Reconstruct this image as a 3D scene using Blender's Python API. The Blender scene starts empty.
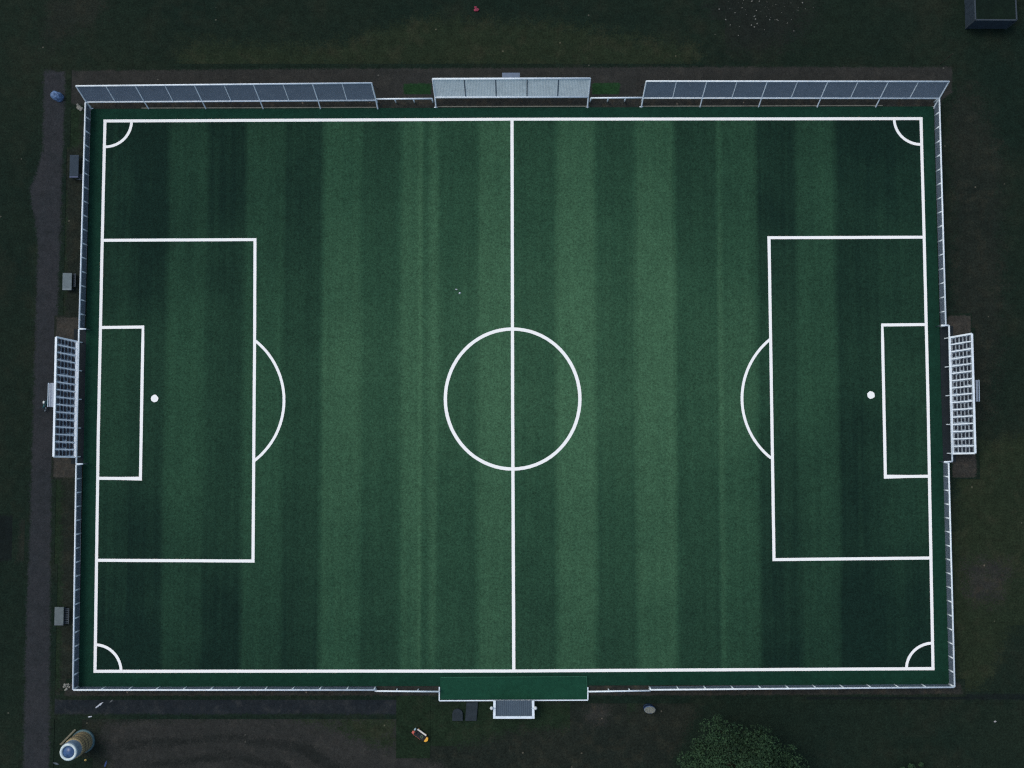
import bpy, math, random
from mathutils import Vector, Matrix
random.seed(11)
R = math.radians
scene = bpy.context.scene
COL = scene.collection

# ------------------------------------------------------------------ camera
F = 950.0                                   # focal length in pixels of a 1024 px wide frame
TILT = math.atan(F / 20740.0)
DIST = F / 8.27
CAM = Vector((0, -DIST * math.sin(TILT), DIST * math.cos(TILT)))
FWD = Vector((0, math.sin(TILT), -math.cos(TILT)))
UP = Vector((0, math.cos(TILT), math.sin(TILT)))
def P(px, py, z=0.0):
    """measured point of the survey picture -> place on the level at height z"""
    d = Vector(((px - 512) / F, 0, 0)) + UP * (-(py - 384) / F) + FWD
    t = (z - CAM.z) / d.z
    return CAM + d * t
cam_d = bpy.data.cameras.new('camera')
cam_d.sensor_width = 36; cam_d.lens = 36 * F / 1024
cam_d.clip_start = 0.5; cam_d.clip_end = 6000
cam = bpy.data.objects.new('camera', cam_d); COL.objects.link(cam)
cam.location = CAM; cam.rotation_euler = (TILT, 0, 0)
scene.camera = cam

# ------------------------------------------------------------------ light
SUN_EL, SUN_AZ = 58.0, -60.0                # azimuth from +Y, clockwise
w = bpy.data.worlds.new('World'); scene.world = w; w.use_nodes = True
nt = w.node_tree
sky = nt.nodes.new('ShaderNodeTexSky'); sky.sky_type = 'NISHITA'; sky.sun_disc = False
sky.sun_elevation = R(SUN_EL); sky.sun_rotation = R(SUN_AZ)
sky.air_density = 1.6; sky.dust_density = 4.0; sky.ozone_density = 1.0
bg = nt.nodes['Background']; bg.inputs['Strength'].default_value = 0.10
nt.links.new(sky.outputs[0], bg.inputs['Color'])
ld = bpy.data.lights.new('sun', 'SUN'); ld.energy = 0.7; ld.angle = R(28); ld.color = (1, .96, .90)
lo = bpy.data.objects.new('sun', ld); COL.objects.link(lo)
sv = Vector((math.cos(R(SUN_EL)) * math.sin(R(SUN_AZ)), math.cos(R(SUN_EL)) * math.cos(R(SUN_AZ)), math.sin(R(SUN_EL))))
lo.rotation_euler = sv.to_track_quat('Z', 'Y').to_euler(); lo.location = (-60, 40, 90)
vs = scene.view_settings
vs.view_transform = 'Standard'; vs.look = 'None'; vs.gamma = 1; vs.use_curve_mapping = False
vs.exposure = 0.45
scene.cycles.use_denoising = False
scene.cycles.transparent_max_bounces = 24
scene.cycles.max_bounces = 5
try: scene.cycles.filter_width = 1.25
except Exception: pass

# ------------------------------------------------------------------ materials
WHITE = (1.085, 1.055, 1.10)                # light reaching level ground, for turning seen tones into base colours
def lin(c): 
    c /= 255.0
    return c / 12.92 if c <= .04045 else ((c + .055) / 1.055) ** 2.4
def C(r, g, b):
    return tuple(min(.85, lin(v) / k) for v, k in zip((r, g, b), WHITE))
MATS = {}
def nodes(name, rough=.9, spec=.15, metal=0.0):
    m = bpy.data.materials.new(name); m.use_nodes = True
    n = m.node_tree.nodes; l = m.node_tree.links
    b = n['Principled BSDF']
    b.inputs['Roughness'].default_value = rough
    b.inputs['Metallic'].default_value = metal
    if 'Specular IOR Level' in b.inputs: b.inputs['Specular IOR Level'].default_value = spec
    return m, n, l, b
def math_node(n, l, op, a, b=None, clamp=False):
    x = n.new('ShaderNodeMath'); x.operation = op; x.use_clamp = clamp
    for i, v in enumerate((a, b)):
        if v is None: continue
        if isinstance(v, (int, float)): x.inputs[i].default_value = v
        else: l.new(v, x.inputs[i])
    return x.outputs[0]
def noise(n, l, vec, scale, detail=3, rough=.6):
    t = n.new('ShaderNodeTexNoise'); t.inputs['Scale'].default_value = scale
    t.inputs['Detail'].default_value = detail; t.inputs['Roughness'].default_value = rough
    l.new(vec, t.inputs['Vector']); return t.outputs['Fac']
def maprange(n, l, v, a, b, c, d):
    x = n.new('ShaderNodeMapRange'); x.inputs[1].default_value = a; x.inputs[2].default_value = b
    x.inputs[3].default_value = c; x.inputs[4].default_value = d; x.clamp = True
    l.new(v, x.inputs[0]); return x.outputs[0]
def mixc(n, l, f, a, b, mode='MIX'):
    x = n.new('ShaderNodeMix'); x.data_type = 'RGBA'; x.blend_type = mode
    if isinstance(f, (int, float)): x.inputs[0].default_value = f
    else: l.new(f, x.inputs[0])
    for i, v in ((6, a), (7, b)):
        if isinstance(v, tuple): x.inputs[i].default_value = (*v[:3], 1)
        else: l.new(v, x.inputs[i])
    return x.outputs[2]
def scalec(n, l, col, fac):
    x = n.new('ShaderNodeVectorMath'); x.operation = 'SCALE'
    if isinstance(col, tuple): x.inputs[0].default_value = col
    else: l.new(col, x.inputs[0])
    if isinstance(fac, (int, float)): x.inputs[3].default_value = fac
    else: l.new(fac, x.inputs[3])
    return x.outputs[0]

GP = {}
def ground_colour(n, l, vec, name):
    c1, c2, c3, big, mid, fine, amp, specks, fleck = GP[name]
    nb = maprange(n, l, noise(n, l, vec, big, 5, .65), .36, .64, 0, 1)
    col = mixc(n, l, nb, c1, c2)
    if c3:
        nm = maprange(n, l, noise(n, l, vec, mid, 4, .7), .50, .68, 0, .8)
        col = mixc(n, l, nm, col, c3)
    nf = noise(n, l, vec, fine, 3, .75)
    k = maprange(n, l, nf, .25, .75, 1 - amp, 1 + amp)
    nf2 = maprange(n, l, noise(n, l, vec, fine * .22, 3, .6), .3, .7, 1 - amp * .35, 1 + amp * .35)
    k = math_node(n, l, 'MULTIPLY', k, nf2)
    col = scalec(n, l, col, k)
    if specks:
        v = n.new('ShaderNodeTexVoronoi'); v.inputs['Scale'].default_value = .85; l.new(vec, v.inputs['Vector'])
        sep = n.new('ShaderNodeSeparateColor'); l.new(v.outputs['Color'], sep.inputs[0])
        near = math_node(n, l, 'LESS_THAN', v.outputs['Distance'], .09)
        pick = math_node(n, l, 'LESS_THAN', sep.outputs[0], specks)
        col = mixc(n, l, math_node(n, l, 'MULTIPLY', near, pick), col, fleck)
    return col, nf
def ground_mat(name, c1, c2, c3=None, big=.05, mid=.5, fine=4.5, amp=.5, feather=False, specks=0.0, fleck=(.2, .19, .16), bump=.3, under=None):
    """soil / grass / gravel: broad patches of two tones, tufts or grit, scattered pale flecks; a feathered one
    thins out raggedly over the ground it lies on"""
    GP.setdefault(name, (c1, c2, c3, big, mid, fine, amp, specks, fleck))
    key = name + ('_over_' + under if under else '')
    if key in MATS: return MATS[key]
    m, n, l, b = nodes(key, .95, .08)
    tc = n.new('ShaderNodeTexCoord'); vec = tc.outputs['Object']
    col, nf = ground_colour(n, l, vec, name)
    if feather:
        ucol, _ = ground_colour(n, l, vec, under or 'rough_grass')
        at = n.new('ShaderNodeAttribute'); at.attribute_name = 'cover'
        nn = noise(n, l, vec, .8, 4, .7); n2 = noise(n, l, vec, 5.5, 3, .8)
        e = math_node(n, l, 'ADD', at.outputs['Fac'], math_node(n, l, 'MULTIPLY', math_node(n, l, 'SUBTRACT', nn, .5), .9))
        e = math_node(n, l, 'ADD', e, math_node(n, l, 'MULTIPLY', math_node(n, l, 'SUBTRACT', n2, .5), 1.5))
        edge = math_node(n, l, 'MULTIPLY', maprange(n, l, e, .35, .65, 0, 1), maprange(n, l, at.outputs['Fac'], .0, .15, 0, 1))
        col = mixc(n, l, edge, ucol, col)
    l.new(col, b.inputs['Base Color'])
    bp = n.new('ShaderNodeBump'); bp.inputs['Strength'].default_value = bump; bp.inputs['Distance'].default_value = .06
    l.new(nf, bp.inputs['Height']); l.new(bp.outputs[0], b.inputs['Normal'])
    MATS[key] = m; return m
def over(mat, under):
    """the same ground cover thinning out over another one"""
    name = mat.name.split('_over_')[0]
    c1, c2, c3, big, mid, fine, amp, specks, fleck = GP[name]
    return ground_mat(name, c1, c2, c3, big, mid, fine, amp, True, specks, fleck, under=under)

def plain(name, c, rough=.6, spec=.3, metal=0.0, var=.12, scale=3.0, dirt=None, dirt_amt=.5):
    """painted / worn solid material with mottling and dirt"""
    if name in MATS: return MATS[name]
    m, n, l, b = nodes(name, rough, spec, metal)
    tc = n.new('ShaderNodeTexCoord'); vec = tc.outputs['Object']
    k = maprange(n, l, noise(n, l, vec, scale, 5, .65), .3, .7, 1 - var, 1 + var)
    col = scalec(n, l, c, k)
    if dirt:
        f = maprange(n, l, noise(n, l, vec, scale * .7, 6, .7), .5, .72, 0, dirt_amt)
        col = mixc(n, l, f, col, dirt)
    l.new(col, b.inputs['Base Color'])
    MATS[name] = m; return m

def mesh_mat(name, c, cells=7.0, wire=.22, film=0.0, filmc=None):
    """woven wire or netting: real wires with gaps between them (film = share of a dust screen laced to it)"""
    if name in MATS: return MATS[name]
    m, n, l, b = nodes(name, .6, .3, .2)
    b.inputs['Base Color'].default_value = (*c, 1)
    tc = n.new('ShaderNodeTexCoord'); sx = n.new('ShaderNodeSeparateXYZ'); l.new(tc.outputs['Object'], sx.inputs[0])
    u = math_node(n, l, 'ADD', sx.outputs[0], sx.outputs[1])
    ms = []
    for op in ('ADD', 'SUBTRACT'):
        q = math_node(n, l, op, u, sx.outputs[2])
        fr = math_node(n, l, 'FRACT', math_node(n, l, 'MULTIPLY', q, cells))
        ms.append(math_node(n, l, 'LESS_THAN', fr, wire))
    a = math_node(n, l, 'MAXIMUM', ms[0], ms[1])
    if film:
        nn = noise(n, l, tc.outputs['Object'], .9, 5, .7)
        k = maprange(n, l, nn, .3, .7, film * .75, min(1, film * 1.25))
        col = mixc(n, l, a, filmc or c, c)
        l.new(col, b.inputs['Base Color'])
        a = math_node(n, l, 'MAXIMUM', a, k)
    l.new(a, b.inputs['Alpha'])
    MATS[name] = m; return m

# ------------------------------------------------------------------ mesh builder
def wloc(o):
    v = Vector((0, 0, 0))
    while o is not None:
        v += o.location; o = o.parent
    return v
class MB:
    def __init__(s): s.v = []; s.f = []; s.smooth = False
    def quad(s, pts):
        i = len(s.v); s.v += [Vector(p) for p in pts]; s.f.append(tuple(range(i, i + len(pts)))); return s
    def box(s, c, size, rz=0.0, taper=1.0, rx=0.0):
        c = Vector(c); sx, sy, sz = (k / 2 for k in size); i = len(s.v)
        M = Matrix.Rotation(rz, 3, 'Z') @ Matrix.Rotation(rx, 3, 'X')
        for z, t in ((-sz, 1), (sz, taper)):
            for x, y in ((-sx, -sy), (sx, -sy), (sx, sy), (-sx, sy)):
                s.v.append(c + M @ Vector((x * t, y * t, z)))
        s.f += [tuple(i + k for k in q) for q in ((3, 2, 1, 0), (4, 5, 6, 7), (0, 1, 5, 4), (1, 2, 6, 5), (2, 3, 7, 6), (3, 0, 4, 7))]
        return s
    def prism(s, pts, z0, z1):
        """outline in plan, from z0 to z1"""
        k = len(pts); i = len(s.v)
        a = sum(pts[j][0] * pts[(j + 1) % k][1] - pts[(j + 1) % k][0] * pts[j][1] for j in range(k))
        if a < 0: pts = pts[::-1]
        s.v += [Vector((p[0], p[1], z0)) for p in pts] + [Vector((p[0], p[1], z1)) for p in pts]
        s.f.append(tuple(range(i + k - 1, i - 1, -1))); s.f.append(tuple(range(i + k, i + 2 * k)))
        for j in range(k): s.f.append((i + j, i + (j + 1) % k, i + k + (j + 1) % k, i + k + j))
        return s
    def bar(s, p, q, w, h, up=(0, 0, 1)):
        p = Vector(p); q = Vector(q); d = (q - p).normalized(); u = Vector(up)
        if abs(d.dot(u)) > .98: u = Vector((0, 1, 0))
        a = d.cross(u).normalized() * w / 2; b = a.cross(d).normalized() * h / 2
        i = len(s.v)
        for c in (p, q): s.v += [c - a - b, c + a - b, c + a + b, c - a + b]
        s.f += [tuple(i + k for k in qd) for qd in ((0, 1, 2, 3), (7, 6, 5, 4), (1, 0, 4, 5), (2, 1, 5, 6), (3, 2, 6, 7), (0, 3, 7, 4))]
        return s
    def tube(s, p, q, r, n=8, r2=None):
        p = Vector(p); q = Vector(q); d = (q - p).normalized()
        a = d.orthogonal().normalized(); b = d.cross(a); i = len(s.v); r2 = r if r2 is None else r2
        for c, rr in ((p, r), (q, r2)):
            for k in range(n):
                t = 2 * math.pi * k / n; s.v.append(c + (a * math.cos(t) + b * math.sin(t)) * rr)
        for k in range(n): s.f.append((i + k, i + (k + 1) % n, i + n + (k + 1) % n, i + n + k))
        s.f.append(tuple(range(i + n - 1, i - 1, -1))); s.f.append(tuple(range(i + n, i + 2 * n)))
        return s
    def lathe(s, prof, c=(0, 0, 0), n=24, axis=None):
        c = Vector(c); i = len(s.v); rot = Matrix.Identity(3) if axis is None else Vector(axis).to_track_quat('Z', 'Y').to_matrix()
        for r, z in prof:
            for k in range(n):
                t = 2 * math.pi * k / n; s.v.append(c + rot @ Vector((r * math.cos(t), r * math.sin(t), z)))
        for j in range(len(prof) - 1):
            for k in range(n):
                s.f.append((i + j * n + k, i + j * n + (k + 1) % n, i + (j + 1) * n + (k + 1) % n, i + (j + 1) * n + k))
        if prof[0][0] > 1e-4: s.f.append(tuple(range(i + n - 1, i - 1, -1)))
        if prof[-1][0] > 1e-4: s.f.append(tuple(range(i + (len(prof) - 1) * n, i + len(prof) * n)))
        return s
    def rock(s, c, r, n=10, squash=.7):
        c = Vector(c); i = len(s.v); m = 5
        for j in range(m + 1):
            ph = math.pi * j / m
            for k in range(n):
                t = 2 * math.pi * k / n; rr = r * random.uniform(.75, 1.15)
                s.v.append(c + Vector((math.sin(ph) * math.cos(t) * rr, math.sin(ph) * math.sin(t) * rr, -math.cos(ph) * rr * squash)))
        for j in range(m):
            for k in range(n):
                s.f.append((i + j * n + k, i + j * n + (k + 1) % n, i + (j + 1) * n + (k + 1) % n, i + (j + 1) * n + k))
        return s
    def torus(s, c, R_, r, axis=(0, 0, 1), n=24, m=6):
        c = Vector(c); rot = Vector(axis).to_track_quat('Z', 'Y').to_matrix(); i = len(s.v)
        for k in range(n):
            t = 2 * math.pi * k / n
            for j in range(m):
                p = 2 * math.pi * j / m
                s.v.append(c + rot @ Vector(((R_ + r * math.cos(p)) * math.cos(t), (R_ + r * math.cos(p)) * math.sin(t), r * math.sin(p))))
        for k in range(n):
            for j in range(m):
                a = i + k * m; b = i + ((k + 1) % n) * m
                s.f.append((a + j, b + j, b + (j + 1) % m, a + (j + 1) % m))
        return s
    def build(s, name, mat, parent=None, smooth=False, bevel=0.0, label=None):
        off = wloc(parent) if parent is not None else Vector((0, 0, 0))
        me = bpy.data.meshes.new(name)
        me.from_pydata([v - off for v in s.v], [], s.f); me.update()
        if smooth: me.shade_smooth()
        me.materials.append(mat)
        o = bpy.data.objects.new(name, me); COL.objects.link(o)
        if parent is not None: o.parent = parent
        if bevel:
            bm = o.modifiers.new('bevel', 'BEVEL'); bm.width = bevel; bm.segments = 2; bm.limit_method = 'ANGLE'
        if label: o['label'] = label
        return o

def tag(o, label, cat, group=None, kind=None):
    o['label'] = label; o['category'] = cat
    if group: o['group'] = group
    if kind: o['kind'] = kind
    return o
def thing(name, label, cat, loc, group=None):
    o = bpy.data.objects.new(name, None); COL.objects.link(o); o.location = loc; o.empty_display_size = .3
    return tag(o, label, cat, group)
def struct(o):
    o['kind'] = 'structure'; return o

def sheet(name, pts, z, mat, feather=0.0, step=2.0, jitter=0.0):
    """level sheet over an outline of measured points; soft worn edge when feather > 0"""
    poly = [P(x, y, z) for x, y in pts]
    pl = []
    for i, a in enumerate(poly):
        b = poly[(i + 1) % len(poly)]; k = max(1, int((b - a).length / step))
        for j in range(k): pl.append(a.lerp(b, j / k))
    area = sum(pl[i].x * pl[(i + 1) % len(pl)].y - pl[(i + 1) % len(pl)].x * pl[i].y for i in range(len(pl)))
    if area < 0: pl = pl[::-1]
    if jitter:
        pl = [p + Vector((random.uniform(-jitter, jitter), random.uniform(-jitter, jitter), 0)) for p in pl]
    n = len(pl)
    me = bpy.data.meshes.new(name)
    if feather:
        def sd(x, y):
            best = 1e9; inside = False
            for (ax, ay), (bx, by) in segs:
                dx, dy = bx - ax, by - ay; t = max(0, min(1, ((x - ax) * dx + (y - ay) * dy) / (dx * dx + dy * dy)))
                best = min(best, (x - ax - dx * t) ** 2 + (y - ay - dy * t) ** 2)
                if (ay > y) != (by > y) and x < ax + (y - ay) / dy * dx: inside = not inside
            return math.sqrt(best) * (1 if inside else -1)
        segs = [((poly[k].x, poly[k].y), (poly[(k + 1) % len(poly)].x, poly[(k + 1) % len(poly)].y)) for k in range(len(poly))]
        h = max(.35, feather * .45); x0 = min(p.x for p in poly) - feather; y0 = min(p.y for p in poly) - feather
        nx = int((max(p.x for p in poly) + feather - x0) / h) + 1; ny = int((max(p.y for p in poly) + feather - y0) / h) + 1
        cov = [[max(0, min(1, .5 + sd(x0 + a * h, y0 + b * h) / feather)) for a in range(nx + 1)] for b in range(ny + 1)]
        idx = {}; vv = []; cv = []; faces = []
        for b in range(ny):
            for a in range(nx):
                q = ((a, b), (a + 1, b), (a + 1, b + 1), (a, b + 1))
                if max(cov[d][c] for c, d in q) <= 0: continue
                for c, d in q:
                    if (c, d) not in idx:
                        idx[(c, d)] = len(vv); vv.append((x0 + c * h, y0 + d * h, z)); cv.append(cov[d][c])
                faces.append(tuple(idx[k] for k in q))
        me.from_pydata(vv, [], faces)
        at = me.attributes.new('cover', 'FLOAT', 'POINT')
        for i in range(len(cv)): at.data[i].value = cv[i]
    else:
        me.from_pydata(pl, [], [tuple(range(n))])
    me.update(); me.materials.append(mat)
    o = bpy.data.objects.new(name, me); COL.objects.link(o)
    return struct(o)

# ------------------------------------------------------------------ palette (rendered sRGB -> base colour)
m_ground = ground_mat('rough_grass', C(19, 33, 28), C(26, 37, 30), C(33, 39, 32), big=.045, mid=.11, amp=.55, specks=.04, fleck=C(70, 72, 66))
m_brown = ground_mat('bare_soil', C(33, 38, 34), C(27, 34, 31), C(41, 43, 37), big=.12, mid=.5, amp=.55, feather=True, specks=.12, fleck=C(84, 82, 74))
m_olive = ground_mat('olive_grass', C(31, 42, 31), C(35, 44, 32), C(44, 48, 37), big=.1, mid=.3, amp=.55, feather=True, specks=.12, fleck=C(80, 80, 68))
m_green = ground_mat('green_grass', C(25, 39, 28), C(29, 43, 31), C(34, 42, 32), big=.2, mid=.5, amp=.55, feather=True, specks=.06, fleck=C(66, 78, 58))
m_lush = ground_mat('lush_grass', C(26, 52, 32), C(30, 56, 34), big=.3, amp=.5, feather=True)
m_dark = ground_mat('dark_grass_and_shade', C(18, 26, 27), C(21, 29, 29), big=.2, amp=.4, feather=True)
m_dim = ground_mat('damp_soil', C(26, 32, 31), C(30, 35, 32), big=.2, amp=.5, feather=True, specks=.1, fleck=C(64, 66, 62))
m_path = ground_mat('gravel_path', C(41, 45, 50), C(46, 48, 53), C(37, 41, 45), big=.15, mid=.4, fine=6, amp=.35, feather=True)
m_path2 = ground_mat('worn_gravel', C(46, 47, 47), C(41, 43, 43), C(52, 52, 51), big=.15, mid=.5, fine=6, amp=.4, feather=True, specks=.08, fleck=C(80, 80, 78))
m_rut = ground_mat('wheel_rut', C(30, 33, 33), C(34, 37, 37), big=.2, fine=6, amp=.4, feather=True)
m_asph = ground_mat('asphalt', C(28, 34, 40), C(34, 39, 44), C(48, 51, 54), big=.3, mid=.7, fine=6, amp=.35, feather=True)
m_pad = ground_mat('grit_pad', C(55, 54, 52), C(49, 49, 48), C(64, 60, 56), big=.4, mid=1.2, fine=6, amp=.45, feather=True)
m_soil = ground_mat('brown_soil', C(47, 48, 46), C(40, 42, 42), C(58, 54, 48), big=.4, mid=1.0, fine=5, amp=.5, feather=True, specks=.2, fleck=C(100, 92, 84))
m_floor = ground_mat('rubber_floor', C(33, 40, 46), C(37, 43, 49), big=.4, fine=6, amp=.2)
m_kerb = plain('kerb_stone', C(108, 108, 102), .9, .1, var=.3, scale=2)
m_paint = plain('line_paint', (.82, .85, .86), .9, .1, var=.03, scale=3)
m_white = plain('white_metal', C(218, 230, 246), .45, .4, var=.08, scale=2, dirt=C(140, 150, 165), dirt_amt=.4)
m_steel = plain('grey_steel', C(168, 188, 212), .45, .4, .2, var=.15, scale=2)
m_steel_d = plain('dull_steel', C(72, 84, 98), .5, .3, .2, var=.15, scale=2)
m_net = mesh_mat('chain_link', C(120, 136, 158), 7, .3, film=.4, filmc=C(70, 84, 104))
m_wind = mesh_mat('windbreak_cloth', C(112, 128, 152), 9, .25, film=.92, filmc=C(122, 133, 150))
m_mat_green = ground_mat('green_mat', C(23, 63, 50), C(26, 67, 53), big=.15, fine=5, amp=.22)

# ------------------------------------------------------------------ ground
g = MB(); S = 2500
N = 10
for i in range(N):
    for j in range(N):
        x0, x1 = -S + 2 * S * i / N, -S + 2 * S * (i + 1) / N; y0, y1 = -S + 2 * S * j / N, -S + 2 * S * (j + 1) / N
        g.quad([(x0, y0, 0), (x1, y0, 0), (x1, y1, 0), (x0, y1, 0)])
struct(g.build('ground', m_ground))
zz = [0.004]
def lay(name, pts, mat, feather=1.2, **k):
    zz[0] += .002
    return sheet(name, pts, zz[0], mat, feather, **k)
lay('soil_patch', [(700, -20), (820, -20), (806, 30), (760, 56), (720, 40)], m_dim, 8)
lay('grass_verge', [(180, 42), (330, 46), (420, 18), (560, 24), (700, 46), (700, 68), (180, 70)], m_olive, 5)
lay('soil_patch', [(48, -6), (108, -6), (100, 22), (70, 30), (40, 60)], m_brown, 5)
lay('soil_patch', [(948, 90), (972, 84), (1000, 150), (1002, 330), (985, 440), (955, 440), (952, 250)], m_brown, 6)
lay('grass_verge', [(958, 450), (1040, 430), (1040, 560), (985, 690), (952, 690)], m_olive, 4)
lay('soil_patch', [(965, 560), (1010, 565), (1000, 602), (965, 596)], over(m_soil, 'olive_grass'), 5)
lay('soil_patch', [(560, 702), (700, 700), (672, 770), (440, 775), (440, 722), (560, 722)], m_brown, 4)
lay('grass_patch', [(420, 700), (600, 701), (640, 702), (610, 730), (520, 728), (470, 745), (420, 752)], over(m_green, 'bare_soil'), 3.5)
lay('soil_patch', [(590, 703), (612, 703), (606, 724), (584, 722)], over(m_soil, 'bare_soil'), 3)
lay('dark_grass_patch', [(-6, 515), (26, 515), (18, 560), (-6, 562)], m_dark, .8)
lay('soil_patch', [(20, 520), (28, 518), (27, 560), (17, 562)], m_brown, 1.2)
lay('soil_patch', [(50, 72), (84, 72), (84, 330), (80, 690), (48, 690), (56, 330)], m_brown, 1.0)
lay('grass_strip', [(59, 190), (67, 190), (64, 330), (57, 330)], over(m_green, 'bare_soil'), 1.4)
lay('grass_strip', [(52, 480), (63, 480), (60, 690), (49, 690)], over(m_green, 'bare_soil'), 1.6)
lay('grass_strip', [(66, 104), (82, 104), (80, 145), (64, 150)], over(m_green, 'bare_soil'), 1.4)
lay('drain_shade_strip', [(44, 68.5), (500, 68.5), (952, 65.5), (952, 68), (500, 71), (44, 71)], m_dark, .5)  # shadow line above the upper path, painted as a dark sheet
lay('path', [(60, 71), (300, 69), (700, 67), (952, 67), (952, 92), (940, 101), (86, 104), (66, 104), (60, 90)], m_path2, .6)
lay('grass_patch', [(404, 84), (431, 84), (431, 96.5), (404, 96.5)], over(m_lush, 'worn_gravel'), .3)
lay('grass_patch', [(592, 83), (621, 83), (619, 96), (592, 96)], over(m_lush, 'worn_gravel'), .3)
lay('soil_strip', [(86, 100), (938, 97), (936, 107.5), (88, 110)], over(m_soil, 'worn_gravel'), .5)
lay('gravel_yard', [(96, 726), (180, 717), (310, 717), (396, 722), (400, 754), (440, 764), (446, 790), (120, 790)], over(m_path2, 'bare_soil'), 3.0)
lay('grass_tuft_patch', [(290, 716), (392, 716), (396, 750), (368, 742), (330, 728)], over(m_olive, 'worn_gravel'), 3.0)
lay('wheel_rut', [(120, 742), (230, 734), (310, 744), (372, 790), (350, 790), (298, 752), (230, 741), (120, 750)], over(m_rut, 'worn_gravel'), 1.6)
lay('wheel_rut', [(140, 764), (230, 752), (290, 764), (310, 790), (296, 790), (276, 770), (230, 759), (140, 770)], over(m_rut, 'worn_gravel'), 1.4)
lay('path', [(50, 699), (404, 699), (404, 714), (49, 714)], m_asph, .6)
lay('drain_shade_strip', [(590, 697), (1040, 694), (1040, 700), (590, 699)], m_dark, .4)
lay('soil_strip', [(70, 683), (960, 682), (962, 694), (600, 695.5), (64, 695.5)], m_soil, .5)
lay('path', [(44, 70), (65, 72), (63, 150), (60, 240), (55, 380), (51, 500), (50, 640), (49, 780), (23, 780), (26, 640), (30, 520), (34, 380), (38, 240), (30, 192), (43, 150)], m_path, .9)
lay('grass_patch', [(400.5, 700), (424, 700), (424, 754), (400.5, 752)], over(m_green, 'green_grass'), .9)
lay('grit_pad', [(57, 318), (79, 318), (78, 345), (56, 340)], over(m_pad, 'bare_soil'), .25)
lay('grit_pad', [(54, 450), (76, 450), (75, 477), (54, 477)], over(m_pad, 'bare_soil'), .25)
lay('grit_pad', [(948, 316), (970, 316), (972, 340), (949, 340)], m_pad, .25)
lay('grit_pad', [(953, 450), (976, 450), (977, 477), (953, 477)], m_pad, .25)
lay('rubber_floor', [(74, 329), (87, 329), (84.5, 464), (71, 464)], m_floor, 0)
lay('rubber_floor', [(940, 326), (953, 326), (956, 462), (942, 462)], m_floor, 0)

# ------------------------------------------------------------------ pitch turf with mown stripes
ZT = .12
TL, TR, BR, BL = P(91, 108.8, ZT), P(933.5, 106.4, ZT), P(949, 684.5, ZT), P(78.5, 687, ZT)
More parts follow.
